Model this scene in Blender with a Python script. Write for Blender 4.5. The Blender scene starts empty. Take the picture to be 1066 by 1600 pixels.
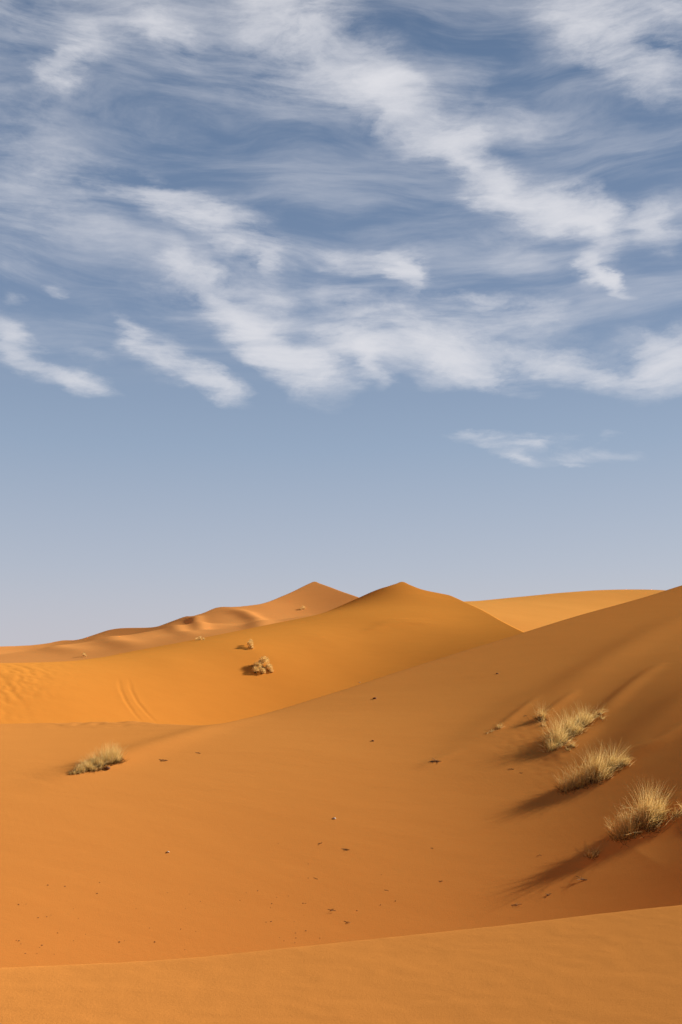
import bpy, math, random
import numpy as np

sc = bpy.context.scene
COL = sc.collection
R = math.radians

# ------------------------------------------------------------------ camera
F = 1556.0                      # focal length in pixels of a 1066 x 1600 picture
HOR = 1012.0                    # height of the true horizon in that picture
CAMZ = 1.7
PITCH = math.atan((HOR - 800.0) / F)
cam = bpy.data.cameras.new('camera')
cam.sensor_fit = 'VERTICAL'
cam.sensor_height = 36.0
cam.lens = 36.0 * F / 1600.0
cam.clip_start = 0.05
cam.clip_end = 30000.0
camo = bpy.data.objects.new('camera', cam)
camo.location = (0, 0, CAMZ)
camo.rotation_euler = (math.pi / 2 + PITCH, 0, 0)
COL.objects.link(camo)
sc.camera = camo

# ------------------------------------------------------------------ exposure
sc.view_settings.view_transform = 'Standard'
sc.view_settings.look = 'None'
sc.view_settings.exposure = 1.42
sc.view_settings.gamma = 1.0
sc.view_settings.use_curve_mapping = False
sc.cycles.max_bounces = 6
sc.cycles.transparent_max_bounces = 8

# ------------------------------------------------------------------ sun
SUN_EL = R(25.0)
SUN_AZ = R(26.0)                # measured from +x (right of the view) towards +y (away)
sund = np.array([math.cos(SUN_EL) * math.cos(SUN_AZ), math.cos(SUN_EL) * math.sin(SUN_AZ), math.sin(SUN_EL)])
sun = bpy.data.lights.new('sun', 'SUN')
sun.energy = 5.0
sun.angle = R(0.55)
sun.color = (1.0, 0.97, 0.90)
suno = bpy.data.objects.new('sun', sun)
from mathutils import Vector
suno.rotation_euler = Vector(sund).to_track_quat('Z', 'Y').to_euler()
COL.objects.link(suno)


def direction(u, v):
    """world direction seen at picture point (u, v), scaled so that y = 1"""
    x = (u - 533.0) / F
    up = (800.0 - v) / F
    y = math.cos(PITCH) - up * math.sin(PITCH)
    z = math.sin(PITCH) + up * math.cos(PITCH)
    return np.array([x / y, 1.0, z / y])


# ------------------------------------------------------------------ sky
class NT:
    """small helper to write node trees"""
    def __init__(self, tree):
        self.t = tree
        self.n = tree.nodes
        self.l = tree.links

    def put(self, inp, v):
        if isinstance(v, bpy.types.NodeSocket):
            self.l.new(v, inp)
        elif v is not None:
            inp.default_value = v

    def math(self, op, a, b=None, c=None, clamp=False):
        m = self.n.new('ShaderNodeMath')
        m.operation = op
        m.use_clamp = clamp
        self.put(m.inputs[0], a)
        if b is not None: self.put(m.inputs[1], b)
        if c is not None: self.put(m.inputs[2], c)
        return m.outputs[0]

    def vmath(self, op, a, b=None, c=None, scale=None):
        m = self.n.new('ShaderNodeVectorMath')
        m.operation = op
        self.put(m.inputs[0], a)
        if b is not None: self.put(m.inputs[1], b)
        if c is not None: self.put(m.inputs[2], c)
        if scale is not None: self.put(m.inputs['Scale'], scale)
        return m.outputs['Value'] if op in ('LENGTH', 'DOT_PRODUCT') else m.outputs[0]

    def mapping(self, v, loc=(0, 0, 0), rot=0.0, scale=(1, 1, 1), kind='POINT'):
        m = self.n.new('ShaderNodeMapping')
        m.vector_type = kind
        self.put(m.inputs['Vector'], v)
        m.inputs['Location'].default_value = loc
        m.inputs['Rotation'].default_value = (0, 0, rot)
        m.inputs['Scale'].default_value = scale
        return m.outputs[0]

    def noise(self, v, scale, detail=4.0, rough=0.5, dist=0.0, color=False, kind='FBM'):
        m = self.n.new('ShaderNodeTexNoise')
        m.noise_type = kind
        self.put(m.inputs['Vector'], v)
        m.inputs['Scale'].default_value = scale
        m.inputs['Detail'].default_value = detail
        m.inputs['Roughness'].default_value = rough
        m.inputs['Distortion'].default_value = dist
        return m.outputs['Color'] if color else m.outputs[0]

    def rng(self, v, a, b, c=0.0, d=1.0, smooth=False):
        m = self.n.new('ShaderNodeMapRange')
        m.interpolation_type = 'SMOOTHSTEP' if smooth else 'LINEAR'
        m.clamp = True
        self.put(m.inputs['Value'], v)
        for i, x in enumerate((a, b, c, d)):
            self.put(m.inputs[1 + i], x)
        return m.outputs[0]

    def mix(self, f, a, b, kind='MIX'):
        m = self.n.new('ShaderNodeMix')
        m.data_type = 'RGBA'
        m.blend_type = kind
        self.put(m.inputs[0], f)
        self.put(m.inputs[6], a)
        self.put(m.inputs[7], b)
        return m.outputs[2]

    def sep(self, v):
        m = self.n.new('ShaderNodeSeparateXYZ')
        self.put(m.inputs[0], v)
        return m.outputs

    def comb(self, x, y, z):
        m = self.n.new('ShaderNodeCombineXYZ')
        for i, q in enumerate((x, y, z)):
            self.put(m.inputs[i], q)
        return m.outputs[0]


def azel(u, v):
    d = direction(u, v)
    return math.atan2(d[0], d[1]), math.atan2(d[2], math.hypot(d[0], d[1]))


# cirrus wisps: start, end, half width, strength (bearings written as picture points)
WISPS = [
    # the long streak from the top towards the right
    (400, -30, 560, 120, 110, .42), (500, 60, 690, 200, 80, .62), (560, 80, 660, 180, 40, .30), (600, 150, 720, 260, 60, .42),
    (690, 195, 800, 325, 46, .95), (760, 300, 960, 335, 46, 1.0), (800, 320, 950, 345, 28, .5), (930, 320, 925, 425, 40, .7),
    (900, 405, 950, 440, 20, .55), (930, 425, 996, 466, 14, .75), (950, 345, 1060, 330, 42, .55), (1000, 340, 1040, 380, 34, .45),
    (700, 110, 840, 230, 46, .35), (720, 170, 980, 215, 24, .22),
    # upper right bank
    (810, -10, 960, 60, 62, .55), (900, 0, 1100, 120, 80, .62), (960, 100, 1100, 150, 34, .5), (1030, -20, 1100, 60, 50, .35),
    # upper left veils
    (-40, -20, 260, 40, 90, .34), (-60, 90, 90, 260, 120, .32), (100, 20, 420, 60, 60, .26), (215, -10, 310, 110, 36, .42),
    (70, 130, 140, 70, 38, .55), (80, 120, 100, 110, 28, .35), (300, -30, 520, 50, 60, .30), (120, 150, 430, 230, 55, .20),
    (-60, 320, 200, 350, 60, .28), (0, 250, 260, 300, 36, .22), (330, 80, 500, 170, 70, .25),
    # middle wisps
    (215, 295, 340, 340, 34, 0.84), (310, 330, 450, 400, 44, 0.97), (150, 270, 260, 310, 26, 0.47), (420, 400, 440, 420, 16, 0.41),
    (450, 380, 600, 420, 22, 0.61), (590, 410, 660, 400, 30, 0.84), (630, 400, 650, 450, 30, 0.74), (520, 360, 610, 400, 20, 0.34),
    (450, 450, 640, 480, 30, 0.41), (620, 440, 900, 490, 22, 0.54), (500, 470, 760, 520, 34, 0.47), (150, 360, 420, 440, 46, 0.34),
    (-30, 390, 60, 430, 26, 0.34), (0, 455, 30, 470, 12, 0.41), (70, 445, 110, 452, 9, 0.47), (700, 380, 880, 400, 40, 0.22),
    # lower row of hooks
    (-20, 500, 60, 570, 32, 0.86), (40, 570, 190, 615, 22, 0.98), (90, 540, 190, 570, 18, 0.34), (180, 500, 215, 540, 26, 0.57),
    (190, 530, 320, 590, 36, 0.83), (290, 580, 395, 625, 26, 0.94), (270, 400, 360, 480, 40, 0.57), (200, 440, 340, 480, 40, 0.37),
    (350, 470, 420, 540, 46, 0.94), (390, 530, 530, 612, 42, 0.98), (440, 520, 560, 600, 30, 0.37), (400, 440, 460, 500, 36, 0.40),
    (510, 520, 620, 560, 36, 0.98), (560, 545, 590, 590, 24, 0.57), (590, 540, 800, 560, 40, 0.98), (780, 560, 950, 575, 34, 0.92),
    (700, 580, 850, 612, 24, 0.69), (640, 590, 720, 600, 16, 0.34), (900, 580, 1100, 600, 34, 0.57), (980, 540, 1090, 520, 36, 0.80),
    (1020, 560, 1100, 590, 40, 0.69), (420, 500, 1050, 545, 46, 0.29),
    # soft sheets between the hooks
    (330, 450, 560, 570, 70, .18), (600, 480, 1040, 540, 70, .26), (700, 330, 1060, 420, 60, .18),
    # single thin wisp
    (690, 686, 790, 692, 11, 0.68), (740, 700, 900, 690, 15, 0.83), (760, 712, 860, 728, 11, 0.68), (800, 715, 1010, 712, 15, 0.59),
    (930, 690, 970, 676, 11, 0.39), (850, 725, 930, 735, 6, 0.49),
]

world = bpy.data.worlds.new('World')
sc.world = world
world.use_nodes = True
wt = world.node_tree
for n in list(wt.nodes): wt.nodes.remove(n)
W = NT(wt)
tc = W.n.new('ShaderNodeTexCoord').outputs['Generated']
sx, sy, sz = W.sep(tc)
sky = W.n.new('ShaderNodeTexSky')
sky.sky_type = 'NISHITA'
sky.sun_disc = False
sky.sun_elevation = SUN_EL
sky.sun_rotation = math.pi / 2 - SUN_AZ
sky.air_density = 1.0
sky.dust_density = 1.2
sky.ozone_density = 1.6
SKY_STRENGTH = 0.05
az = W.math('ARCTAN2', sx, sy)
el = W.math('ARCSINE', sz)
q = W.comb(az, el, 0.0)
# domain warp: slow swirls, then curls, then fibres
qs = W.mapping(q, rot=R(24), scale=(0.8, 2.2, 1))
w1 = W.vmath('SUBTRACT', W.noise(qs, 5.0, 2, .5, color=True), (0.5, 0.5, 0.5))
w2 = W.vmath('SUBTRACT', W.noise(qs, 17.0, 5, .62, color=True), (0.5, 0.5, 0.5))
qa = W.vmath('MULTIPLY_ADD', w1, (0.030, 0.020, 0), q)
qb = W.vmath('MULTIPLY_ADD', w2, (0.075, 0.032, 0), qa)
tot = None
for wi, (x0, y0, x1, y1, hw, s) in enumerate(WISPS):
    if wi and wi % 12 == 0:      # keeps the node stack short: the next dozen waits for this one
        qb = W.vmath('MULTIPLY_ADD', tot, (1e-7, 1e-7, 0), qb)
    a0, e0 = azel(x0, y0)
    a1, e1 = azel(x1, y1)
    L = math.hypot(a1 - a0, e1 - e0) / 2
    wd = hw / F * 1.3
    mp = W.mapping(qb, ((a0 + a1) / 2, (e0 + e1) / 2, 0), math.atan2(e1 - e0, a1 - a0), (L + wd, wd, 1), 'TEXTURE')
    val = W.rng(W.vmath('LENGTH', mp), 1.0, 0.0, 0.0, s, True)
    tot = val if tot is None else W.math('ADD', tot, val)
# fibres drawn out along the wind
qv = W.vmath('MULTIPLY_ADD', w1, (0.08, 0.07, 0), q)
qf = W.mapping(qv, rot=R(20), scale=(5.0, 24.0, 1))
fib = W.noise(qf, 1.0, 9, .62, .25)
qg = W.mapping(qv, rot=R(15), scale=(3.0, 30.0, 1))
fib2 = W.noise(qg, 1.0, 9, .62, .15)
puff = W.noise(W.mapping(qb, rot=R(28), scale=(0.7, 1.6, 1)), 16.0, 9, .64, .5)
tex = W.math('ADD', W.math('MULTIPLY', fib, 0.58), W.math('MULTIPLY', puff, 0.42))
tex = W.rng(tex, 0.32, 0.68, -0.80, 0.66)
inside = W.math('MINIMUM', W.math('MULTIPLY', tot, 1.6), 1.0)
dens = W.math('ADD', tot, W.math('MULTIPLY', tex, inside))
dens = W.math('MULTIPLY', W.math('POWER', W.rng(dens, 0.05, 1.7, 0, 1), 1.35), 2.5)
veil = W.math('MULTIPLY', W.rng(fib2, 0.40, 0.76, 0, 0.36, True), W.rng(el, R(14.0), R(19.0), 0, 1, True))
veil2 = W.math('MULTIPLY', W.rng(fib, 0.42, 0.75, 0, 0.22, True), W.rng(el, R(14.5), R(19.0), 0, 1, True))
high = W.rng(el, R(37), R(48), 1, 0, True)
front = W.rng(W.math('ABSOLUTE', az), R(35), R(70), 1, 0.1, True)
dens = W.math('ADD', dens, W.math('MULTIPLY', W.math('MULTIPLY', high, front), W.math('ADD', veil, veil2)))
dens = W.math('SUBTRACT', 1.0, W.math('EXPONENT', W.math('MULTIPLY', dens, -1.0)))
skycol = W.vmath('SCALE', sky.outputs[0], scale=SKY_STRENGTH)
# desert dust: the clear sky pales and greys towards the horizon
ramp = W.n.new('ShaderNodeValToRGB')
W.put(ramp.inputs[0], W.math('DIVIDE', el, R(90)))
stops = [(0.0, (.285, .282, .312)), (0.05, (.225, .248, .300)), (0.127, (.152, .196, .266)), (0.22, (.092, .132, .206)), (0.36, (.058, .093, .158)), (0.55, (.018, .030, .066)), (1.0, (.007, .012, .030))]
for i, (p_, c_) in enumerate(stops):
    e_ = ramp.color_ramp.elements[i] if i < 2 else ramp.color_ramp.elements.new(p_)
    e_.position = p_
    e_.color = c_ + (1,)
for i, (p_, c_) in enumerate(stops):
    ramp.color_ramp.elements[i].position = p_
    ramp.color_ramp.elements[i].color = c_ + (1,)
skyc = W.mix(0.90, skycol, ramp.outputs[0])
cloud = W.mix(dens, skyc, (0.375, 0.375, 0.395, 1))
bg = W.n.new('ShaderNodeBackground')
W.put(bg.inputs[0], cloud)
bg.inputs[1].default_value = 0.755
wo = W.n.new('ShaderNodeOutputWorld')
W.l.new(bg.outputs[0], wo.inputs[0])
world.cycles.sampling_method = 'MANUAL'
world.cycles.sample_map_resolution = 512


# ------------------------------------------------------------------ the lie of the dunes
def P(u, v, d):
    """the place at distance d ahead that is seen at picture point (u, v)"""
    k = direction(u, v)
    return (k[0] * d, d, CAMZ + k[2] * d)


class Tps:
    """thin-plate surface z(x, y) through measured spots"""
    def __init__(self, pts, lam=0.0, ysc=1.0):
        p = np.array(pts, float)
        self.s = np.ptp(p[:, 0]) + np.ptp(p[:, 1])
        self.ysc = ysc
        self.c = self.q(p[:, 0], p[:, 1])
        n = len(p)
        K = self.phi(self.c[:, None, :], self.c[None, :, :]) + lam * np.eye(n)
        A = np.zeros((n + 3, n + 3))
        A[:n, :n] = K
        A[:n, n] = 1
        A[:n, n + 1:] = self.c
        A[n:, :n] = A[:n, n:].T
        b = np.zeros(n + 3)
        b[:n] = p[:, 2]
        self.w = np.linalg.solve(A, b)

    def q(self, x, y):
        return np.stack([np.asarray(x) / self.s, np.asarray(y) * self.ysc / self.s], -1)

    def phi(self, a, b):
        r2 = ((a - b) ** 2).sum(-1)
        return 0.5 * r2 * np.log(r2 + 1e-12)

    def __call__(self, x, y):
        g = self.q(x, y)
        n = len(self.c)
        z = self.w[n] + g[..., 0] * self.w[n + 1] + g[..., 1] * self.w[n + 2]
        for i in range(n):
            dx = g[..., 0] - self.c[i, 0]
            dy = g[..., 1] - self.c[i, 1]
            r2 = dx * dx + dy * dy
            z = z + self.w[i] * 0.5 * r2 * np.log(r2 + 1e-12)
        return z


def spline(xs, ys):
    """smooth curve y(x) through knots (monotone x), held level outside"""
    xs = np.array(xs, float)
    ys = np.array(ys, float)
    h = np.diff(xs)
    d = np.diff(ys) / h
    m = np.zeros(len(xs))
    for i in range(1, len(xs) - 1):
        if d[i - 1] * d[i] > 0:
            w1, w2 = 2 * h[i] + h[i - 1], h[i] + 2 * h[i - 1]
            m[i] = (w1 + w2) / (w1 / d[i - 1] + w2 / d[i])
    m[0], m[-1] = d[0], d[-1]

    def f(x):
        x = np.asarray(x, float)
        xc = np.clip(x, xs[0], xs[-1])
        i = np.clip(np.searchsorted(xs, xc) - 1, 0, len(xs) - 2)
        t = (xc - xs[i]) / h[i]
        return ((1 + 2 * t) * (1 - t) ** 2 * ys[i] + t * (1 - t) ** 2 * h[i] * m[i]
                + t * t * (3 - 2 * t) * ys[i + 1] + t * t * (t - 1) * h[i] * m[i + 1])
    return f


def soft(t, w):
    return w * np.logaddexp(0.0, t / w)


def crest_line(pts):
    p = sorted(P(*q) for q in pts)
    return spline([q[0] for q in p], [q[1] for q in p])


def box_drop(x, y, x0, x1, y0, y1, k):
    ex = np.maximum(0, np.maximum(x0 - x, x - x1))
    ey = np.maximum(0, np.maximum(y0 - y, y - y1))
    return k * ex + 4.0 * ey


# near dune the camera stands on
A_CREST = [(-900, 1560, 4.2), (-300, 1530, 4.8), (0, 1509, 5.32), (240, 1497, 5.5), (533, 1469, 5.85), (800, 1441, 6.25), (1066, 1411, 6.75), (1500, 1375, 7.4), (2200, 1350, 8.0)]
A_CREST = [(u_, v_, (CAMZ + 0.04) / -direction(u_, v_)[2]) for u_, v_, d_ in A_CREST]
A_FRONT = Tps([P(*q) for q in A_CREST] + [(0, 0, -.12), (-3, 0, -.12), (3, 0, -.10), (0, 3, -.07), (-2, 3, -.075), (2, 3, -.06), (0, -4, -.2), (-6, -4, -.2), (6, -4, -.2), (8, 4, -.03), (-8, 4, -.08)], 1e-3)
a_line = crest_line(A_CREST)

B_CREST = [(-500, 1130, 19.373), (-200, 1129, 20.114), (0, 1128, 20.59), (100, 1126, 20.732), (200, 1124, 20.685), (262, 1129, 19.876), (340, 1130, 19.146), (400, 1116, 20.353), (480, 1092, 21.891), (562, 1066, 23.405), (600, 1053, 24.139), (700, 1021, 25.935), (812, 987, 28.01), (900, 960, 30.023), (1000, 932, 32.316), (1066, 911, 34.184), (1200, 868, 36.796)]
B_IN = [(0, 1480, 10.722), (-300, 1480, 10.25), (200, 1480, 11.152), (0, 1400, 11.467), (0, 1300, 12.678), (0, 1230, 13.972), (0, 1180, 15.674), (0, 1150, 18.163), (150, 1205, 14.984), (260, 1240, 14.438), (260, 1350, 12.68), (190, 1165, 16.61), (300, 1165, 16.767), (-300, 1230, 13.744), (533, 1460, 12.086), (533, 1385, 12.944), (533, 1300, 14.124), (500, 1230, 15.346), (450, 1165, 17.112), (560, 1120, 19.547), (800, 1430, 12.768), (800, 1300, 14.578), (760, 1200, 16.56), (720, 1120, 19.325), (700, 1060, 23.097), (1066, 1400, 12.712), (1050, 1300, 13.945), (1000, 1270, 14.597), (920, 1215, 15.944), (1066, 1210, 15.259), (870, 1130, 18.438), (1066, 1120, 17.286), (1000, 1040, 21.634), (880, 1030, 23.995), (1066, 1000, 24.544), (1250, 1250, 13.699), (1300, 1050, 17.381), (1300, 940, 30.029), (300, 1700, 9.598), (900, 1600, 10.984), (1300, 1500, 11.116)]
B_FRONT = Tps([P(*q) for q in B_CREST + B_IN], 2e-4)
b_line = crest_line(B_CREST)

C_CREST = [(-500, 1040, 82.828), (-200, 1038, 95.601), (0, 1036, 104.402), (100, 1034, 111.419), (160, 1027, 120.499), (220, 1015, 131.817), (280, 1004, 138.255), (360, 988, 142.424), (440, 972, 149.24), (475, 966, 160.872), (510, 956, 169.13), (560, 934, 167.076), (600, 917, 166.629), (618, 911.5, 167.711), (628, 908.3, 169.502), (640, 912.8, 167.287), (660, 920.5, 165.492), (700, 929, 164.4), (750, 951, 149.834), (815, 985, 127.407), (880, 1010, 108.588), (1000, 1040, 90.548)]
C_IN = [(-200, 1125, 81.368), (0, 1125, 86.825), (120, 1129, 89.824), (230, 1133, 93.644), (340, 1135, 97.867), (450, 1115, 103.807), (562, 1070, 112.286), (640, 1045, 116.577), (760, 1010, 120.543), (0, 1080, 91.389), (100, 1085, 93.692), (200, 1088, 97.258), (300, 1082, 101.968), (400, 1065, 107.86), (500, 1045, 114.496), (580, 1022, 120.955), (680, 1000, 126.6), (0, 1050, 96.041), (150, 1048, 101.127), (270, 1035, 107.189), (400, 1018, 114.178), (500, 995, 123.693), (590, 965, 136.188), (660, 958, 141.845), (720, 968, 139.319), (330, 1170, 93.445), (0, 1180, 81.546), (600, 1160, 97.142), (900, 1100, 86.367)]
C_FRONT = Tps([P(*q) for q in C_CREST + C_IN], 1e-4)
c_line = crest_line(C_CREST)

D_CREST = [(-600, 1013, 321.415), (-200, 1012, 334.513), (0, 1009.5, 341.122), (50, 1007.5, 342.486), (75, 1004.5, 343.872), (95, 1000.5, 345.972), (120, 999.5, 340.41), (145, 993, 334.618), (170, 984, 327.379), (190, 981, 320.318), (240, 979.5, 302.842), (272, 971, 290.328), (290, 963, 279.005), (303, 961.5, 272.85), (318, 957, 274.344), (340, 948.5, 280.832), (365, 947.5, 278.214), (400, 944, 281.596), (440, 931, 295.235), (470, 917.5, 306.778), (483, 911.3, 312.701), (491, 908.3, 316.287), (500, 911.0, 310.855), (520, 918, 302.918), (558, 931.5, 291.44), (600, 946, 278.73), (700, 985, 249.113), (820, 1012, 222.549)]
D_IN = [(345, 960, 268.775), (360, 966, 263.554), (330, 978, 222.763), (420, 945, 282.005), (440, 945, 283.745), (400, 955, 273.17), (480, 930, 296.071), (495, 925, 299.061), (530, 936, 290.205), (490, 960, 275.368), (440, 975, 193.016), (350, 995, 181.024), (200, 1010, 183.398), (60, 1015, 328.059), (-200, 1022, 318.798), (0, 1022, 305.48), (0, 1040, 174.996), (100, 1020, 281.569), (100, 1038, 172.555), (190, 1000, 288.073), (180, 1025, 175.457), (260, 992, 246.656), (260, 1012, 176.95), (300, 985, 215.019), (350, 985, 214.733), (340, 968, 262.708), (310, 974, 228.332), (390, 975, 229.07), (385, 960, 268.492), (430, 958, 273.307), (470, 945, 285.789), (460, 970, 197.45), (510, 940, 288.751), (520, 958, 211.655), (600, 980, 195.328), (400, 1000, 177.724), (500, 1000, 179.832)]
D_FRONT = Tps([P(*q) for q in D_CREST + D_IN], 1e-4)
d_line = crest_line(D_CREST)

E_CREST = [(560, 1000, 376.258), (640, 965, 336.427), (700, 948, 323.435), (738, 940.5, 317.416), (800, 932.5, 322.124), (860, 926, 335.722), (920, 921.5, 355.217), (980, 920, 371.016), (1020, 920.5, 376.368), (1120, 926, 374.719), (1300, 950, 359.817), (1600, 1000, 334.652)]
E_IN = [(700, 980, 191.433), (760, 965, 209.036), (820, 980, 202.06), (860, 950, 256.264), (940, 950, 283.695), (1020, 950, 312.881), (900, 1000, 196.011), (1050, 1000, 232.889), (700, 1020, 168.358), (1200, 990, 302.249)]
E_FRONT = Tps([P(*q) for q in E_CREST + E_IN], 1e-4)
e_line = crest_line(E_CREST)

# small reliefs on the slopes: (points, half width, height)
def hump(x, y, pts, hw, hgt, taper=True):
    """ridge (or hollow) along a polyline of places (x, y)"""
    out = np.zeros_like(x)
    n = len(pts) - 1
    best = np.full_like(x, 1e9)
    tt = np.zeros_like(x)
    for i in range(n):
        ax, ay = pts[i][:2]
        bx, by = pts[i + 1][:2]
        dx, dy = bx - ax, by - ay
        t = np.clip(((x - ax) * dx + (y - ay) * dy) / (dx * dx + dy * dy), 0, 1)
        r = np.hypot(x - ax - t * dx, y - ay - t * dy)
        m = r < best
        best = np.where(m, r, best)
        tt = np.where(m, (i + t) / n, tt)
    prof = np.exp(-(best / hw) ** 2)
    if taper:
        prof = prof * np.sin(np.pi * np.clip(tt * 0.92 + 0.04, 0, 1)) ** 0.7
    return hgt * prof


def vnoise(x, y, seed):
    """smooth value noise"""
    xi = np.floor(x).astype(np.int64)
    yi = np.floor(y).astype(np.int64)
    fx = x - xi
    fy = y - yi
    fx = fx * fx * fx * (fx * (fx * 6 - 15) + 10)
    fy = fy * fy * fy * (fy * (fy * 6 - 15) + 10)

    def h(i, j):
        k = (i * 374761393 + j * 668265263 + seed * 1442695041) & 0xffffffff
        k = ((k ^ (k >> 13)) * 1274126177) & 0xffffffff
        return ((k ^ (k >> 16)) & 0xffff) / 65535.0
    return (h(xi, yi) * (1 - fx) + h(xi + 1, yi) * fx) * (1 - fy) + (h(xi, yi + 1) * (1 - fx) + h(xi + 1, yi + 1) * fx) * fy


RELIEF = []          # filled further down, (pts, half width, height, layer)


def layers(x, y):
    def side(front, line, x, y, fall, w, lo, hi):
        """the seen side up to the crest, then the fall behind it"""
        xc = np.clip(x, lo, hi)
        yl = line(xc)
        return front(xc, yl - soft(yl - y, w)) - fall * soft(y - yl, w)
    za = side(A_FRONT, a_line, x, y, 0.55, 0.03, -14, 12) - box_drop(x, y, -14, 12, -14, 999, 0.4)
    za = za + 0.003 * (vnoise(x / .35, y / .3, 21) - .5) + 0.0025 * (vnoise(x / .09, y / .08, 22) - .5)
    zb = side(B_FRONT, b_line, x, y, 0.55, 0.12, -30, 16)
    zb = 4.6 - soft(4.6 - zb, 0.25) - box_drop(x, y, -30, 16, 5.2, 999, 0.4)
    zc = side(C_FRONT, c_line, x, y, 0.55, 0.15, -75, 75) - box_drop(x, y, -75, 75, 55, 999, 0.3)
    zd = side(D_FRONT, d_line, x, y, 0.5, 0.25, -200, 75) - box_drop(x, y, -200, 75, 170, 999, 0.3)
    ze = side(E_FRONT, e_line, x, y, 0.4, 2.0, 5, 240) - box_drop(x, y, 5, 240, 150, 999, 0.3)
    r = np.hypot(x, y)
    far = np.clip((r - 300) / 900, 0, 1)
    z0 = -9.0 + 5 * vnoise(x / 90, y / 60, 3) - 3 + 6.0 * far * (vnoise(x / 400, y / 300, 5))
    z0 = z0 - 3.0 * np.clip((60 - r) / 50, 0, 1)
    Z = [za, zb, zc, zd, ze, z0]
    for pts, hw, hgt, k in RELIEF:
        if hw:
            px = [p[0] for p in pts]
            py = [p[1] for p in pts]
            near = (x > min(px) - 3 * hw) & (x < max(px) + 3 * hw) & (y > min(py) - 3 * hw) & (y < max(py) + 3 * hw)
        else:
            near = (abs(x - pts[0]) < 2.4 * pts[2]) & (abs(y - pts[1]) < 2.4 * pts[3])
        if not near.any(): continue
        zz = Z[k].copy()
        if hw:
            zz[near] += hump(x[near], y[near], pts, hw, hgt)
        else:
            cx, cy, rx, ry, st = pts
            xn, yn = x[near], y[near]
            g = np.exp(-((xn - cx) / rx) ** 2 - ((yn - cy) / ry) ** 2)
            zz[near] += hgt * g * (np.clip(vnoise(xn / st, yn / st, 11), .2, .62) - .5)
        Z[k] = zz
    return np.stack(Z, -1)


def height(x, y):
    return layers(x, y).max(-1)


def hit(u, v, d0=3.0, d1=420.0):
    """the first sand met along the line of sight through (u, v)"""
    k = direction(u, v)
    d = np.exp(np.linspace(math.log(d0), math.log(d1), 1600))
    x = k[0] * d
    z = CAMZ + k[2] * d
    s = z - height(x, d)
    i = int(np.argmax(s < 0))
    if i == 0: return None
    t = s[i - 1] / (s[i - 1] - s[i])
    dd = d[i - 1] + t * (d[i] - d[i - 1])
    xx = k[0] * dd
    return float(xx), float(dd), float(height(np.array([xx]), np.array([dd]))[0])


def sand_path(uvs):
    return [h_[:2] for h_ in (hit(u, v) for u, v in uvs) if h_ is not None]


def relief(uvs, hw, hgt, layer):
    RELIEF_NEXT.append((sand_path(uvs), hw, hgt, layer))


RELIEF_NEXT = []
if True:
    # broad wind-cut ribs on the shaded flank
    relief([(770, 1170), (850, 1105), (930, 1045), (1020, 990), (1100, 950)], 0.55, 0.092, 1)
    relief([(930, 1225), (1000, 1150), (1066, 1095), (1140, 1050)], 0.42, 0.081, 1)
    relief([(1000, 1330), (1066, 1290), (1150, 1240)], 0.40, -0.054, 1)
    relief([(700, 1190), (760, 1140), (840, 1075)], 0.40, 0.032, 1)
    # tails of sand behind the tufts
    relief([(960, 1200), (1000, 1178), (1030, 1162), (1075, 1130)], 0.13, 0.065, 1)
    relief([(915, 1135), (950, 1105), (990, 1070), (1030, 1040)], 0.18, 0.065, 1)
    relief([(835, 1135), (865, 1112), (900, 1085)], 0.10, 0.038, 1)
    relief([(770, 1150), (800, 1128), (840, 1095)], 0.10, 0.032, 1)
    relief([(950, 1320), (1010, 1285), (1066, 1250), (1110, 1225)], 0.14, 0.076, 1)
    relief([(860, 1190), (885, 1172), (930, 1140)], 0.16, 0.065, 1)
    relief([(905, 1350), (935, 1335), (970, 1315)], 0.08, 0.032, 1)
    relief([(70, 1222), (115, 1206), (190, 1183), (260, 1160), (330, 1138), (390, 1124)], 0.34, 0.055, 1)
    relief([(655, 1200), (680, 1190), (720, 1176)], 0.10, 0.022, 1)
    # low lip of sand in front of the golden bowl
    relief([(185, 1127), (215, 1125), (245, 1128)], 0.45, 0.07, 1)
    # folds high on the golden dune
    relief([(575, 986), (600, 978), (635, 973), (675, 973)], 0.9, 0.13, 2)
    relief([(585, 975), (620, 969), (665, 968)], 0.8, 0.10, 2)
    # folds and small slip faces on the far ridge
    relief([(299, 965), (305, 967), (311, 975), (320, 986)], 2.0, 0.6, 3)
    relief([(362, 953), (385, 960), (402, 970), (415, 984)], 2.6, 0.8, 3)
    relief([(264, 977), (276, 984), (300, 994)], 2.2, 0.45, 3)
    relief([(150, 996), (178, 1003), (215, 1012)], 2.8, 0.42, 3)
    relief([(60, 1011), (90, 1014), (130, 1020)], 2.8, 0.3, 3)
    # tyre tracks
    for tr in ([(186, 1062), (188, 1076), (197, 1096), (210, 1115), (221, 1127)], [(202, 1063), (205, 1078), (214, 1096), (228, 1113), (243, 1128)]):
        relief(tr, 0.42, 0.026, 2)
        relief(tr, 0.20, -0.06, 2)
    # trampled sand: (centre, radius along x, radius along y, height, step, layer)
    for (u, v, rx, ry, h_, st, k_) in [(8, 1062, 3.6, 9.0, .11, .55, 2), (18, 1076, 2.6, 5.0, .10, .5, 2), (20, 1129, 1.3, 1.6, .05, .22, 1), (185, 1128, 1.3, 0.9, .045, .2, 1),
                                       (860, 1190, 0.5, 1.2, .012, .10, 1), (820, 1165, 0.5, 1.3, .014, .12, 1)]:
        c_ = hit(u, v)
        RELIEF_NEXT.append(((c_[0], c_[1], rx, ry, st), 0, h_, k_))
RELIEF = RELIEF_NEXT


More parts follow.
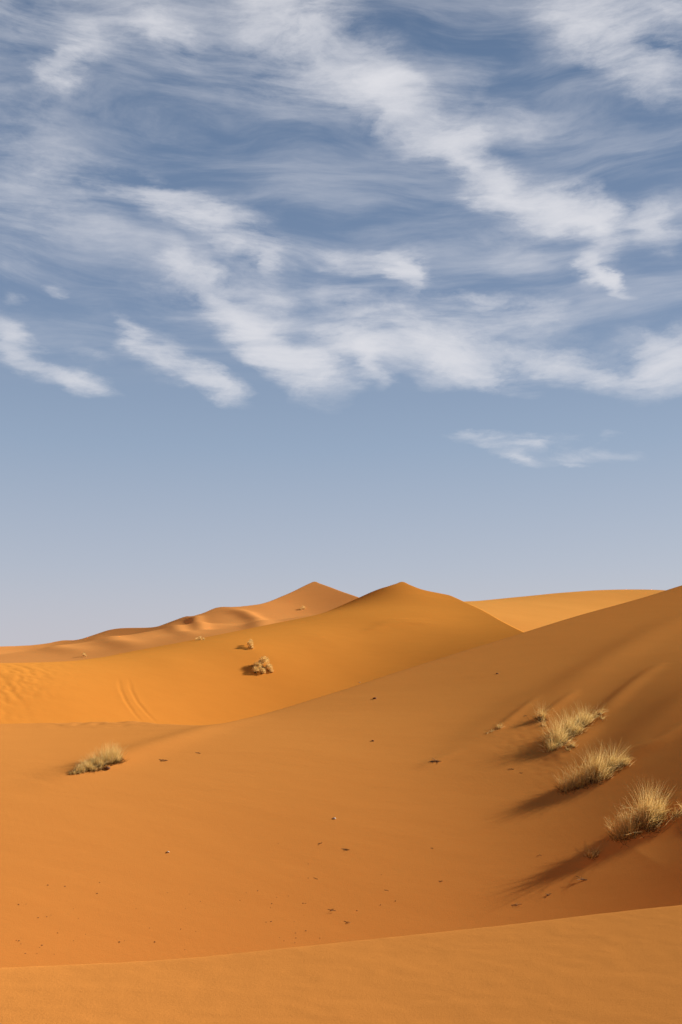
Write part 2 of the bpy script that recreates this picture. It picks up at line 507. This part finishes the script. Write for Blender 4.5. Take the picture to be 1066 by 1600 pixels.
def link_mesh(name, verts, faces, mat, parent=None, smooth=False):
    me = bpy.data.meshes.new(name)
    me.from_pydata([tuple(v) for v in verts], [], [tuple(f) for f in faces])
    me.materials.append(mat)
    if smooth:
        me.polygons.foreach_set('use_smooth', [True] * len(me.polygons))
    me.update()
    o = bpy.data.objects.new(name, me)
    COL.objects.link(o)
    if parent is not None: o.parent = parent
    return o


# ------------------------------------------------------------------ sand
def sand_material(name, base, ripple):
    m = bpy.data.materials.new(name)
    m.use_nodes = True
    t = m.node_tree
    for n in list(t.nodes): t.nodes.remove(n)
    N = NT(t)
    g = N.n.new('ShaderNodeNewGeometry').outputs['Position']
    big = N.noise(g, 0.05, 3, .5)
    mid = N.noise(N.mapping(g, rot=R(25), scale=(0.35, 1.1, 1)), 0.9, 5, .6)
    fine = N.noise(g, 60.0, 3, .7)
    grain = N.noise(g, 420.0, 2, .7)
    c0 = tuple(base) + (1,)
    dark = (base[0] * .86, base[1] * .80, base[2] * .78, 1)
    lite = (min(1, base[0] * 1.10), base[1] * 1.14, base[2] * 1.2, 1)
    c = N.mix(N.rng(big, .3, .7, 0, .5), c0, lite)
    c = N.mix(N.rng(mid, .35, .75, 0, .22), c, dark)
    c = N.mix(N.rng(fine, .52, .75, 0, .35), c, dark)
    c = N.mix(N.rng(grain, .55, .8, 0, .35), c, lite)
    c = N.mix(N.rng(grain, .42, .25, 0, .5), c, dark)
    d = N.n.new('ShaderNodeBsdfDiffuse')
    N.put(d.inputs['Color'], c)
    d.inputs['Roughness'].default_value = 0.8
    # wind ripples and grain
    rp = N.n.new('ShaderNodeTexWave')
    rp.wave_type = 'BANDS'
    rp.bands_direction = 'X'
    rp.wave_profile = 'SIN'
    rv = N.mapping(g, rot=R(-28))
    N.put(rp.inputs['Vector'], rv)
    rp.inputs['Scale'].default_value = 3.2
    rp.inputs['Distortion'].default_value = 3.5
    rp.inputs['Detail'].default_value = 2
    rp.inputs['Detail Scale'].default_value = 0.8
    lump = N.noise(N.mapping(g, rot=R(20), scale=(.6, 1.6, 1)), 1.6, 4, .5)
    h = N.math('MULTIPLY', rp.outputs['Fac'], N.rng(mid, .45, .7, 0, ripple * 0.0015))
    h = N.math('ADD', h, N.math('MULTIPLY', lump, 0.012))
    h = N.math('ADD', h, N.math('MULTIPLY', fine, 0.0022))
    h = N.math('ADD', h, N.math('MULTIPLY', grain, 0.0010))
    b = N.n.new('ShaderNodeBump')
    b.inputs['Strength'].default_value = 0.8
    b.inputs['Distance'].default_value = 1.0
    N.put(b.inputs['Height'], h)
    N.l.new(b.outputs[0], d.inputs['Normal'])
    o = N.n.new('ShaderNodeOutputMaterial')
    N.l.new(d.outputs[0], o.inputs[0])
    return m


SAND = [
    sand_material('sand_near', (0.530, 0.199, 0.041), 0.0),
    sand_material('sand_flank', (0.530, 0.200, 0.041), 0.3),
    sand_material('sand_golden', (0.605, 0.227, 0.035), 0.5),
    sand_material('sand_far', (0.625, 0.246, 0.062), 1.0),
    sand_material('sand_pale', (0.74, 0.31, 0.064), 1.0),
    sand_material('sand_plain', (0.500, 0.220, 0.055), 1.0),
]


def build_dunes():
    # one grid around the viewpoint, split where one dune gives way to the next
    az = np.concatenate([np.arange(-180, -50, 4.0), np.arange(-50, -23, 0.6), np.arange(-23, 23, 0.05), np.arange(23, 50, 0.6), np.arange(50, 180.1, 4.0)])
    az[-1] = 180.0
    r = [0.15]
    while r[-1] < 12000:
        q_ = r[-1]
        if q_ < 4: st = 0.02 * q_ + .01
        elif q_ < 42: st = 0.0045 * q_
        elif q_ < 75: st = 0.4
        elif q_ < 200: st = 0.22
        elif q_ < 420: st = 0.9
        else: st = 0.012 * q_
        r.append(q_ + st)
    r = np.array(r)
    a = np.radians(az)
    X = np.sin(a)[None, :] * r[:, None]
    Y = np.cos(a)[None, :] * r[:, None]
    nr, na = X.shape
    Z = np.empty((nr, na, 6), np.float32)
    GX = np.empty((nr, na))
    GY = np.empty((nr, na))
    H = np.empty((nr, na))
    for i in range(0, nr, 120):
        s = slice(i, i + 120)
        L = layers(X[s], Y[s])
        Z[s] = L
        H[s] = L.max(-1)
        e = 0.002 * np.hypot(X[s], Y[s]) + 0.01
        e = np.minimum(e, 0.2)
        GX[s] = (height(X[s] + e, Y[s]) - height(X[s] - e, Y[s])) / (2 * e)
        GY[s] = (height(X[s], Y[s] + e) - height(X[s], Y[s] - e)) / (2 * e)
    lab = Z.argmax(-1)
    flab = lab[:-1, :-1]
    V = np.stack([X, Y, H], -1).reshape(-1, 3)
    NM = np.stack([-GX, -GY, np.ones_like(GX)], -1).reshape(-1, 3)
    NM /= np.linalg.norm(NM, axis=1)[:, None]
    idx = np.arange(nr * na).reshape(nr, na)
    q4 = np.stack([idx[:-1, :-1], idx[1:, :-1], idx[1:, 1:], idx[:-1, 1:]], -1)[..., ::-1]
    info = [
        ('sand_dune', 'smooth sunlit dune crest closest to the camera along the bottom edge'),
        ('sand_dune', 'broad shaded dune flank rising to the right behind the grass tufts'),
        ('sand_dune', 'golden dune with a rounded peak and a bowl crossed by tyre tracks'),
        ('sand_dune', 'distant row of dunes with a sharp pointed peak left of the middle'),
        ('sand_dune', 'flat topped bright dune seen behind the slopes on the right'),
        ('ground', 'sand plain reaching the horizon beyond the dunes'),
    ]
    for k, (nm, lb) in enumerate(info):
        f = q4[flab == k]
        if len(f) == 0: continue
        used, inv = np.unique(f.reshape(-1), return_inverse=True)
        me = bpy.data.meshes.new(nm)
        nf = len(f)
        me.vertices.add(len(used))
        me.vertices.foreach_set('co', V[used].astype(np.float32).ravel())
        me.loops.add(nf * 4)
        me.loops.foreach_set('vertex_index', inv.astype(np.int32).ravel())
        me.polygons.add(nf)
        me.polygons.foreach_set('loop_start', np.arange(0, nf * 4, 4, dtype=np.int32))
        me.polygons.foreach_set('use_smooth', np.ones(nf, dtype=bool))
        me.update(calc_edges=True)
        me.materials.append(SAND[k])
        me.normals_split_custom_set_from_vertices(NM[used].astype(np.float32))
        o = bpy.data.objects.new(nm, me)
        COL.objects.link(o)
        o['kind'] = 'structure'
        o['label'] = lb
    print('dune grid', nr, na)


build_dunes()


# ------------------------------------------------------------------ plants and stones
def plant_material(name, cols, trans=0.35):
    m = bpy.data.materials.new(name)
    m.use_nodes = True
    t = m.node_tree
    for n in list(t.nodes): t.nodes.remove(n)
    N = NT(t)
    at = N.n.new('ShaderNodeAttribute')
    at.attribute_name = 'tone'
    f = at.outputs['Fac']
    c = N.mix(N.rng(f, 0.0, 0.5), tuple(cols[0]) + (1,), tuple(cols[1]) + (1,))
    c = N.mix(N.rng(f, 0.5, 1.0), c, tuple(cols[2]) + (1,))
    d = N.n.new('ShaderNodeBsdfDiffuse')
    N.put(d.inputs[0], c)
    tr = N.n.new('ShaderNodeBsdfTranslucent')
    N.put(tr.inputs[0], c)
    mx = N.n.new('ShaderNodeMixShader')
    mx.inputs[0].default_value = trans
    N.l.new(d.outputs[0], mx.inputs[1])
    N.l.new(tr.outputs[0], mx.inputs[2])
    o = N.n.new('ShaderNodeOutputMaterial')
    N.l.new(mx.outputs[0], o.inputs[0])
    return m


STRAW = plant_material('dry_straw', [(0.26, 0.140, 0.033), (0.57, 0.375, 0.110), (0.80, 0.60, 0.27)])
THATCH = plant_material('dead_thatch', [(0.06, 0.028, 0.008), (0.12, 0.060, 0.018), (0.22, 0.12, 0.045)], 0.15)
OLIVE = plant_material('olive_straw', [(0.24, 0.135, 0.030), (0.55, 0.35, 0.10), (0.78, 0.57, 0.25)])


class Blades:
    """gathers bent, tapering stems into one mesh"""
    def __init__(self, seed):
        self.v, self.f, self.tone = [], [], []
        self.rnd = random.Random(seed)
        self.crook = 0.13

    def stem(self, base, dirn, length, bend, width, tone, seg=4, droop=0.25):
        r = self.rnd
        p = Vector(base)
        d = Vector(dirn).normalized()
        side = d.cross(Vector((r.uniform(-1, 1), r.uniform(-1, 1), r.uniform(-.3, .3))))
        if side.length < 1e-4: side = Vector((1, 0, 0))
        side.normalize()
        b0 = len(self.v)
        for i in range(seg + 1):
            t = i / seg
            w = width * (1 - 0.8 * t)
            self.v.append(p - side * w / 2)
            self.v.append(p + side * w / 2)
            p = p + d * (length / seg)
            d = (d + Vector(bend) * (1.4 * t / seg) + Vector((r.uniform(-1, 1), r.uniform(-1, 1), r.uniform(-1, 1))) * self.crook - Vector((0, 0, droop * t / seg))).normalized()
        for i in range(seg):
            a = b0 + 2 * i
            self.f.append((a, a + 1, a + 3, a + 2))
            self.tone.append(tone)

    def build(self, name, mat, parent, origin):
        me = bpy.data.meshes.new(name)
        me.from_pydata([tuple(Vector(v) - Vector(origin)) for v in self.v], [], self.f)
        me.materials.append(mat)
        at = me.attributes.new('tone', 'FLOAT', 'FACE')
        at.data.foreach_set('value', self.tone)
        me.update()
        o = bpy.data.objects.new(name, me)
        COL.objects.link(o)
        o.parent = parent
        return o


def thing(name, loc, label, cat, group=None):
    o = bpy.data.objects.new(name, None)
    o.empty_display_size = 0.1
    o.location = loc
    COL.objects.link(o)
    o['label'] = label
    o['category'] = cat
    if group: o['group'] = group
    return o


def ground(x, y):
    return float(height(np.array([x]), np.array([y]))[0])


def tuft(label, clumps, seed, mat=STRAW, group=None, name='grass_tuft', width=0.0042, thatch=1.0):
    """clumps: (u, v, height, spread along the slope, spread across, lean (x, y), fan, count)"""
    r = random.Random(seed)
    spots = [hit(c[0], c[1]) for c in clumps]
    o0 = spots[0]
    root = thing(name, o0, label, 'grass tuft' if name == 'grass_tuft' else 'bush', group)
    B = Blades(seed)
    T = Blades(seed + 1)
    for (u, v, h, sx_, sy_, lean, fan, n), c in zip(clumps, spots):
        # tussocks inside the clump
        sy_ *= 0.25
        n = int(n * 1.05)
        lean = (lean[0] + .14, lean[1] + .05)
        fan *= .85
        h *= 1.26
        ca, sa = math.cos(SUN_AZ), math.sin(SUN_AZ)
        knots = []
        for i in range(max(3, n // 60)):
            g1, g2 = r.gauss(0, sx_), r.gauss(0, sy_)
            knots.append((c[0] + g1 * ca - g2 * sa, c[1] + g1 * sa + g2 * ca, r.uniform(.42, 1.15)))
        xs_, ys_ = [], []
        rec = []
        for i in range(n):
            k = r.choice(knots)
            ang = r.uniform(0, 2 * math.pi)
            rad = abs(r.gauss(0, 0.11 * h))
            x = k[0] + rad * math.cos(ang)
            y = k[1] + rad * math.sin(ang)
            rec.append((x, y, k, ang, rad))
        hz = height(np.array([q_[0] for q_ in rec]), np.array([q_[1] for q_ in rec]))
        for (x, y, k, ang, rad), z in zip(rec, hz):
            out = Vector((math.cos(ang), math.sin(ang), 0))
            tilt = fan * (0.25 + rad / (0.11 * h)) * r.uniform(.3, 1.0)
            d = Vector((lean[0], lean[1], 1.0)) + out * tilt
            off = math.hypot((x - c[0]) / max(sx_, .01), (y - c[1]) / max(sy_, .01))
            L = h * k[2] * r.uniform(.3, 1.05) * (.75 + .5 * math.sin(k[0] * 61 + k[1] * 37) ** 2) * max(.45, 1 - 0.18 * off)
            B.stem((x, y, z - 0.012), d, L, out * .5 * fan + Vector((lean[0], lean[1], 0)) * .6, width * r.uniform(.6, 1.3), min(1, max(0, r.gauss(.55, .25))), 5, 0.35)
        for i in range(max(3, n // 12)):      # a few long seed stalks stand out of the mass
            k = r.choice(knots)
            ang = r.uniform(0, 2 * math.pi)
            out = Vector((math.cos(ang), math.sin(ang), 0))
            B.stem((k[0], k[1], ground(k[0], k[1]) - .01), Vector((lean[0], lean[1], 1)) + out * fan * r.uniform(.3, 1.3), h * r.uniform(.9, 1.2), out * .6, width * .6, r.uniform(.5, 1), 6, .5)
        for i in range(n // 14):                 # bent and broken straws, lying across the others
            k = r.choice(knots)
            ang = r.uniform(0, 2 * math.pi)
            out = Vector((math.cos(ang), math.sin(ang), 0))
            x, y = k[0] + r.gauss(0, .1 * h), k[1] + r.gauss(0, .1 * h)
            B.crook = 0.3
            B.stem((x, y, ground(x, y) + h * r.uniform(0, .25)), out + Vector((0, 0, r.uniform(.2, .9))), h * r.uniform(.35, .8), out * .3, width * .9, r.uniform(.3, 1), 5, r.uniform(.6, 1.6))
            B.crook = 0.13
        nt = int(n * 0.45 * thatch)
        for i in range(nt):
            k = r.choice(knots)
            x = k[0] + r.gauss(0, .12 * h + .01)
            y = k[1] + r.gauss(0, .12 * h + .01)
            ang = r.uniform(0, 2 * math.pi)
            rec2 = (x, y)
            d = Vector((math.cos(ang), math.sin(ang), r.uniform(.1, 1.2)))
            T.stem((x, y, ground(x, y) - .005), d, h * r.uniform(.12, .42), (0, 0, .2), width * 1.3, min(1, max(0, r.gauss(.4, .25))), 3, .5)
    B.build('blades', mat, root, o0)
    if T.v: T.build('dead_stems', THATCH, root, o0)
    return root


tuft('tall pale tuft with long upright plumes, beside the right edge', [
    (1008, 1287, .43, .05, .10, (.04, 0), .42, 1500), (1026, 1277, .36, .04, .08, (.22, 0), .45, 500),
    (982, 1303, .30, .05, .10, (-.22, 0), .55, 620), (966, 1309, .26, .04, .08, (-.45, -.05), .6, 360), (1003, 1293, .22, .10, .06, (-.2, 0), .9, 220)], 5)
tuft('long bushy tuft lying down the slope, second from the right edge', [
    (932, 1216, .40, .10, .14, (.02, 0), .65, 1300), (955, 1202, .36, .07, .12, (.15, 0), .7, 700), (975, 1193, .20, .07, .10, (.3, 0), .8, 320),
    (905, 1228, .30, .08, .12, (-.15, 0), .7, 520), (885, 1236, .26, .05, .10, (-.25, 0), .7, 420)], 6)
tuft('sprawling tangled tuft with a brown heart, highest of the big ones on the slope', [
    (872, 1163, .42, .08, .16, (-.1, 0), .7, 900), (890, 1147, .38, .09, .2, (-.05, 0), .8, 900), (908, 1133, .34, .09, .2, (.15, 0), .9, 700),
    (928, 1122, .20, .08, .25, (.5, 0), 1.1, 320), (862, 1173, .26, .07, .12, (-.3, 0), .9, 260)], 7)
tuft('small greenish yellow tuft on a sand hump above the long thin shadow', [(846, 1124, .28, .035, .08, (.0, 0), .7, 380), (855, 1132, .12, .06, .1, (.2, 0), 1., 120)], 8, OLIVE)
tuft('low dark scrap of dead grass under the sprawling tangled tuft', [(893, 1166, .13, .06, .10, (.1, 0), 1.0, 110), (884, 1173, .08, .05, .05, (-.2, 0), 1.2, 60)], 9, STRAW, thatch=2.5)
tuft('withered wisp of grass left of the small greenish tuft', [(781, 1137, .12, .04, .08, (.4, 0), 1.0, 90), (768, 1144, .07, .06, .06, (-.3, 0), 1.2, 70)], 10, STRAW, thatch=1.5)
tuft('little half buried tuft in the long shadow near the bottom of the slope', [(930, 1337, .12, .05, .08, (-.1, 0), .9, 170), (922, 1338, .11, .04, .06, (-.4, 0), .9, 80)], 11, OLIVE, thatch=1.6)
tuft('sparse dry stems cut by the right edge below the tall pale tuft', [(1058, 1277, .16, .07, .08, (.3, 0), .9, 120), (1072, 1268, .16, .07, .08, (.2, 0), .9, 160)], 12)
tuft('long low golden mound of grass alone on the sand at the left', [
    (176, 1187, .21, .05, .2, (-.05, 0), .7, 900), (164, 1191, .21, .06, .2, (-.05, 0), .7, 1000), (150, 1196, .18, .06, .2, (-.1, 0), .7, 1000), (137, 1202, .14, .06, .2, (-.15, 0), .7, 900), (125, 1206, .10, .05, .15, (-.2, 0), .7, 600), (117, 1209, .07, .04, .08, (-.3, 0), .7, 260)], 13, OLIVE, thatch=2.4)


def bush(label, lobes, seed, group=None, k=1.0):
    """lobes: (u, v, radius, lift)"""
    r = random.Random(seed)
    spots = [hit(l[0], l[1]) for l in lobes]
    o0 = spots[0]
    root = thing('desert_bush', o0, label, 'bush', group)
    B = Blades(seed)
    T = Blades(seed + 1)
    for (u, v, rad, lift), c in zip(lobes, spots):
        cz = c[2] + lift
        for i in range(int(500 * k)):
            a = r.uniform(0, 2 * math.pi)
            zz = r.uniform(-.35, 1)
            q_ = math.sqrt(max(0, 1 - zz * zz))
            d = Vector((math.cos(a) * q_, math.sin(a) * q_, zz))
            s0 = rad * r.uniform(.25, .8)
            B.stem(Vector((c[0], c[1], cz)) + d * s0, d + Vector((r.gauss(0, .4), r.gauss(0, .4), r.gauss(0, .4))), rad * r.uniform(.25, .5), (0, 0, .3), rad * .055, min(1, max(0, r.gauss(.65, .25))), 3, .2)
        for i in range(int(70 * k)):
            a = r.uniform(0, 2 * math.pi)
            d = Vector((math.cos(a), math.sin(a), r.uniform(.2, 1.4)))
            T.stem((c[0], c[1], c[2] - .03), d, rad * r.uniform(.6, 1.2), (0, 0, .2), rad * .05, r.random(), 3, .2)
    B.build('foliage', OLIVE, root, o0)
    T.build('branches', THATCH, root, o0)
    return root


bush('large lumpy straw coloured bush on the golden dune side', [
    (413, 1044, .62, .75), (403, 1047, .55, .45), (400, 1052, .50, .30), (410, 1053, .45, .25), (420, 1048, .50, .35), (424, 1051, .30, .15), (408, 1041, .40, .35)], 21)
bush('small round bush with a short thin shadow above the large lumpy one', [(391, 1012, .42, .42), (393, 1014, .30, .20), (392, 1009, .28, .5)], 22)
bush('faint speck of a bush at the foot of the far ridge', [(313, 999.5, .40, .1), (308, 1000, .3, .05), (318, 999.5, .25, .05)], 23, k=.4)
bush('tiny bush on the edge of the golden bowl at the far left', [(131, 1025, .38, .30), (134, 1026, .25, .12)], 24, k=.5)
bush('tiny pale bush under the sharp peak of the far dune', [(474, 952, .75, .40), (470, 953, .5, .2)], 25, k=.4)


# stones, twigs and wind-blown litter
def rock_material(name, col, col2):
    m = bpy.data.materials.new(name)
    m.use_nodes = True
    N = NT(m.node_tree)
    b = m.node_tree.nodes['Principled BSDF']
    g = N.n.new('ShaderNodeNewGeometry').outputs['Position']
    N.put(b.inputs['Base Color'], N.mix(N.noise(g, 90.0, 4), tuple(col) + (1,), tuple(col2) + (1,)))
    b.inputs['Specular IOR Level'].default_value = 0.1
    b.inputs['Roughness'].default_value = 0.85
    return m


PALE = rock_material('pale_stone', (.45, .40, .33), (.28, .22, .15))
DARK = rock_material('dark_stone', (.09, .035, .015), (.17, .075, .03))
BARK = rock_material('dead_wood', (.08, .035, .015), (.22, .13, .06))


def rock_mesh(seed, size, flat=.6):
    import bmesh
    r = random.Random(seed)
    bm = bmesh.new()
    bmesh.ops.create_icosphere(bm, subdivisions=2, radius=1)
    planes = [(Vector((r.gauss(0, 1), r.gauss(0, 1), r.gauss(0, 1))).normalized(), r.uniform(.55, .85)) for _ in range(7)]
    for v in bm.verts:
        for n_, d_ in planes:
            e = v.co.dot(n_) - d_
            if e > 0: v.co -= n_ * e
        v.co *= 1 + r.uniform(-.05, .05)
        v.co.x *= size * 1.25
        v.co.y *= size * .9
        v.co.z *= size * flat
    me = bpy.data.meshes.new('stone')
    bm.to_mesh(me)
    bm.free()
    return me


ROCKS = {}
def stone(u, v, size, mat, label, group=None, name='stone', seed=None):
    c = hit(u, v)
    if c is None: return
    seed = seed if seed is not None else int(u * 7 + v)
    key = (seed % 9, mat.name)
    if key not in ROCKS:
        me = rock_mesh(seed, 1.0)
        me.materials.append(mat)
        ROCKS[key] = me
    o = bpy.data.objects.new(name, ROCKS[key])
    o.scale = (size, size, size)
    o.rotation_euler = (0, 0, (u * 1.7 + v) % 6.28)
    o.location = (c[0], c[1], c[2] + size * .25)
    COL.objects.link(o)
    o['label'] = label
    o['category'] = 'stone'
    if group: o['group'] = group


stone(522, 1279.5, .024, PALE, 'pale chipped stone casting a tiny black shadow in the middle of the slope')
stone(263, 1332, .020, PALE, 'small white stone alone on the smooth sand low at the left')
stone(562, 1066.5, .065, PALE, 'white stone on the edge of the shaded slope before the golden dune')
stone(168, 1202, .05, DARK, 'dark stone just below the golden mound of grass')
stone(777, 1053, .028, DARK, 'dark stone high on the shaded slope left of the ribs')
stone(586, 1092, .045, DARK, 'dark stone on the slope below the white edge stone')
stone(583, 1158, .03, DARK, 'small dark stone halfway down the middle of the slope')

rp = random.Random(77)
G1 = 'tiny dark pebbles scattered over the lower sand'
spec = [(115, 1420), (60, 1434), (80, 1430), (33, 1475), (40, 1490), (85, 1491), (104, 1499), (134, 1460), (152, 1396), (156, 1379), (102, 1385), (213, 1420), (195, 1470), (242, 1472), (234, 1450), (262, 1395), (297, 1397), (375, 1407), (385, 1395),
        (425, 1412), (423, 1418), (403, 1392), (424, 1440), (460, 1440), (482, 1350), (435, 1318), (482, 1372), (451, 1400), (475, 1430), (444, 1470), (461, 1473), (500, 1466), (386, 1233), (422, 1205), (750, 1232), (808, 1257), (692, 1300), (690, 1378),
        (596, 1367), (618, 1408), (595, 1414), (558, 1423), (462, 1458), (290, 1420), (30, 1470), (66, 1477), (300, 1492), (215, 1497)]
for i in range(34):
    spec.append((rp.uniform(10, 560), 1502 - abs(rp.gauss(0, 55))))
for i, (u, v) in enumerate(spec[:110]):
    if v < 1500 - u * .055 and v > 1290:
        stone(u, v, rp.choice((.004, .005, .006, .008)), DARK, 'tiny dark pebble on the smooth lower sand', G1, 'pebble', i)


def twig(u, v, length, label, seed, lift=.35, mat=BARK, group=None, n=1):
    """a dead stick lying on the sand, bent, with side shoots"""
    r = random.Random(seed)
    length *= .75
    c = hit(u, v)
    import bmesh
    bm = bmesh.new()
    def stick(p, d, L, rad, seg=5):
        rings = []
        for i in range(seg + 1):
            t = i / seg
            s1 = d.cross(Vector((0, 0, 1))).normalized()
            s2 = d.cross(s1).normalized()
            gz = ground(p.x, p.y)
            pz = max(p.z, gz + rad * .3)
            ring = [bm.verts.new(Vector((p.x, p.y, pz)) - Vector(c) + (s1 * math.cos(a) + s2 * math.sin(a)) * rad * (1 - .6 * t)) for a in (0, 1.57, 3.14, 4.71)]
            rings.append(ring)
            p = p + d * (L / seg)
            d = (d + Vector((r.uniform(-.3, .3), r.uniform(-.3, .3), r.uniform(-.25, .15)))).normalized()
        for a, b in zip(rings, rings[1:]):
            for k in range(4): bm.faces.new((a[k], a[(k + 1) % 4], b[(k + 1) % 4], b[k]))
        bm.faces.new(rings[0][::-1])
        bm.faces.new(rings[-1])
    for j in range(n):
        a = r.uniform(-.4, .4) + (0 if r.random() < .5 else math.pi)
        d = Vector((math.cos(a), math.sin(a) * .6, lift * r.uniform(.4, 1)))
        p = Vector(c) + Vector((r.gauss(0, length * .2) - length * .4 * math.cos(a), r.gauss(0, length * .15), 0))
        stick(p, d, length * r.uniform(.6, 1), length * .022 + .002)
        for k in range(2):
            stick(p + d * length * r.uniform(.2, .6), (d + Vector((r.uniform(-.8, .8), r.uniform(-.8, .8), r.uniform(0, .5)))).normalized(), length * .3, length * .012 + .001, 3)
    me = bpy.data.meshes.new('twig')
    bm.to_mesh(me)
    bm.free()
    me.materials.append(mat)
    o = bpy.data.objects.new('twig', me)
    o.location = c
    COL.objects.link(o)
    o['label'] = label
    o['category'] = 'twig'
    if group: o['group'] = group


twig(541, 1328, .12, 'dark bent twig lying below the pale chipped stone', 31, .25, n=3)
twig(500, 1318, .07, 'short dark twig left of the bent one in the middle of the slope', 32, n=2)
twig(683, 1191, .22, 'little heap of dark twigs left of the long grass shadows', 33, .3, n=5)
twig(813, 1415, .16, 'pale edged stick lying just above the near dune crest', 54, .3, n=2)
twig(908, 1375, .20, 'thin slanting stick below the longest grass shadow', 35, .35, n=2)
twig(843, 1337, .05, 'short dark twig between the two longest grass shadows', 36, .6, n=2)
twig(856, 1399, .10, 'faint curl of dry stem between the stick and the longest shadow', 37, .5, n=3)
twig(514, 1422, .12, 'thin dark twig low in the middle near the dune crest', 38, .12, n=2)
twig(543, 1441, .09, 'tiny twig closest to the near dune crest in the middle', 39, .2, n=2)
twig(605, 1393, .08, 'thin flat twig on the slope left of the grass shadows', 40, .1, n=1)
twig(688, 1377, .07, 'small flat twig below the left ends of the grass shadows', 41, .15, n=2)
twig(675, 1326, .06, 'small dark twig between the lower shadow tips and the bent twig', 42, .3, n=1)
twig(496, 1374, .09, 'thin twig lying flat left of the middle of the lower slope', 43, .1, n=1)
twig(800, 1202, .10, 'dry stalk between the two upper grass shadows', 44, .3, n=3)
twig(815, 1208, .08, 'dry stalk beside the dark root of the upper shadow', 45, .3, n=2)
twig(820, 1119, .09, 'dark stick beside the small greenish tuft', 46, .3, n=2)
twig(255, 1188, .16, 'low litter of stems right of the golden mound of grass', 47, .1, n=4)
twig(310, 1177, .12, 'faint litter of stems on the low sand ridge', 48, .1, n=3)
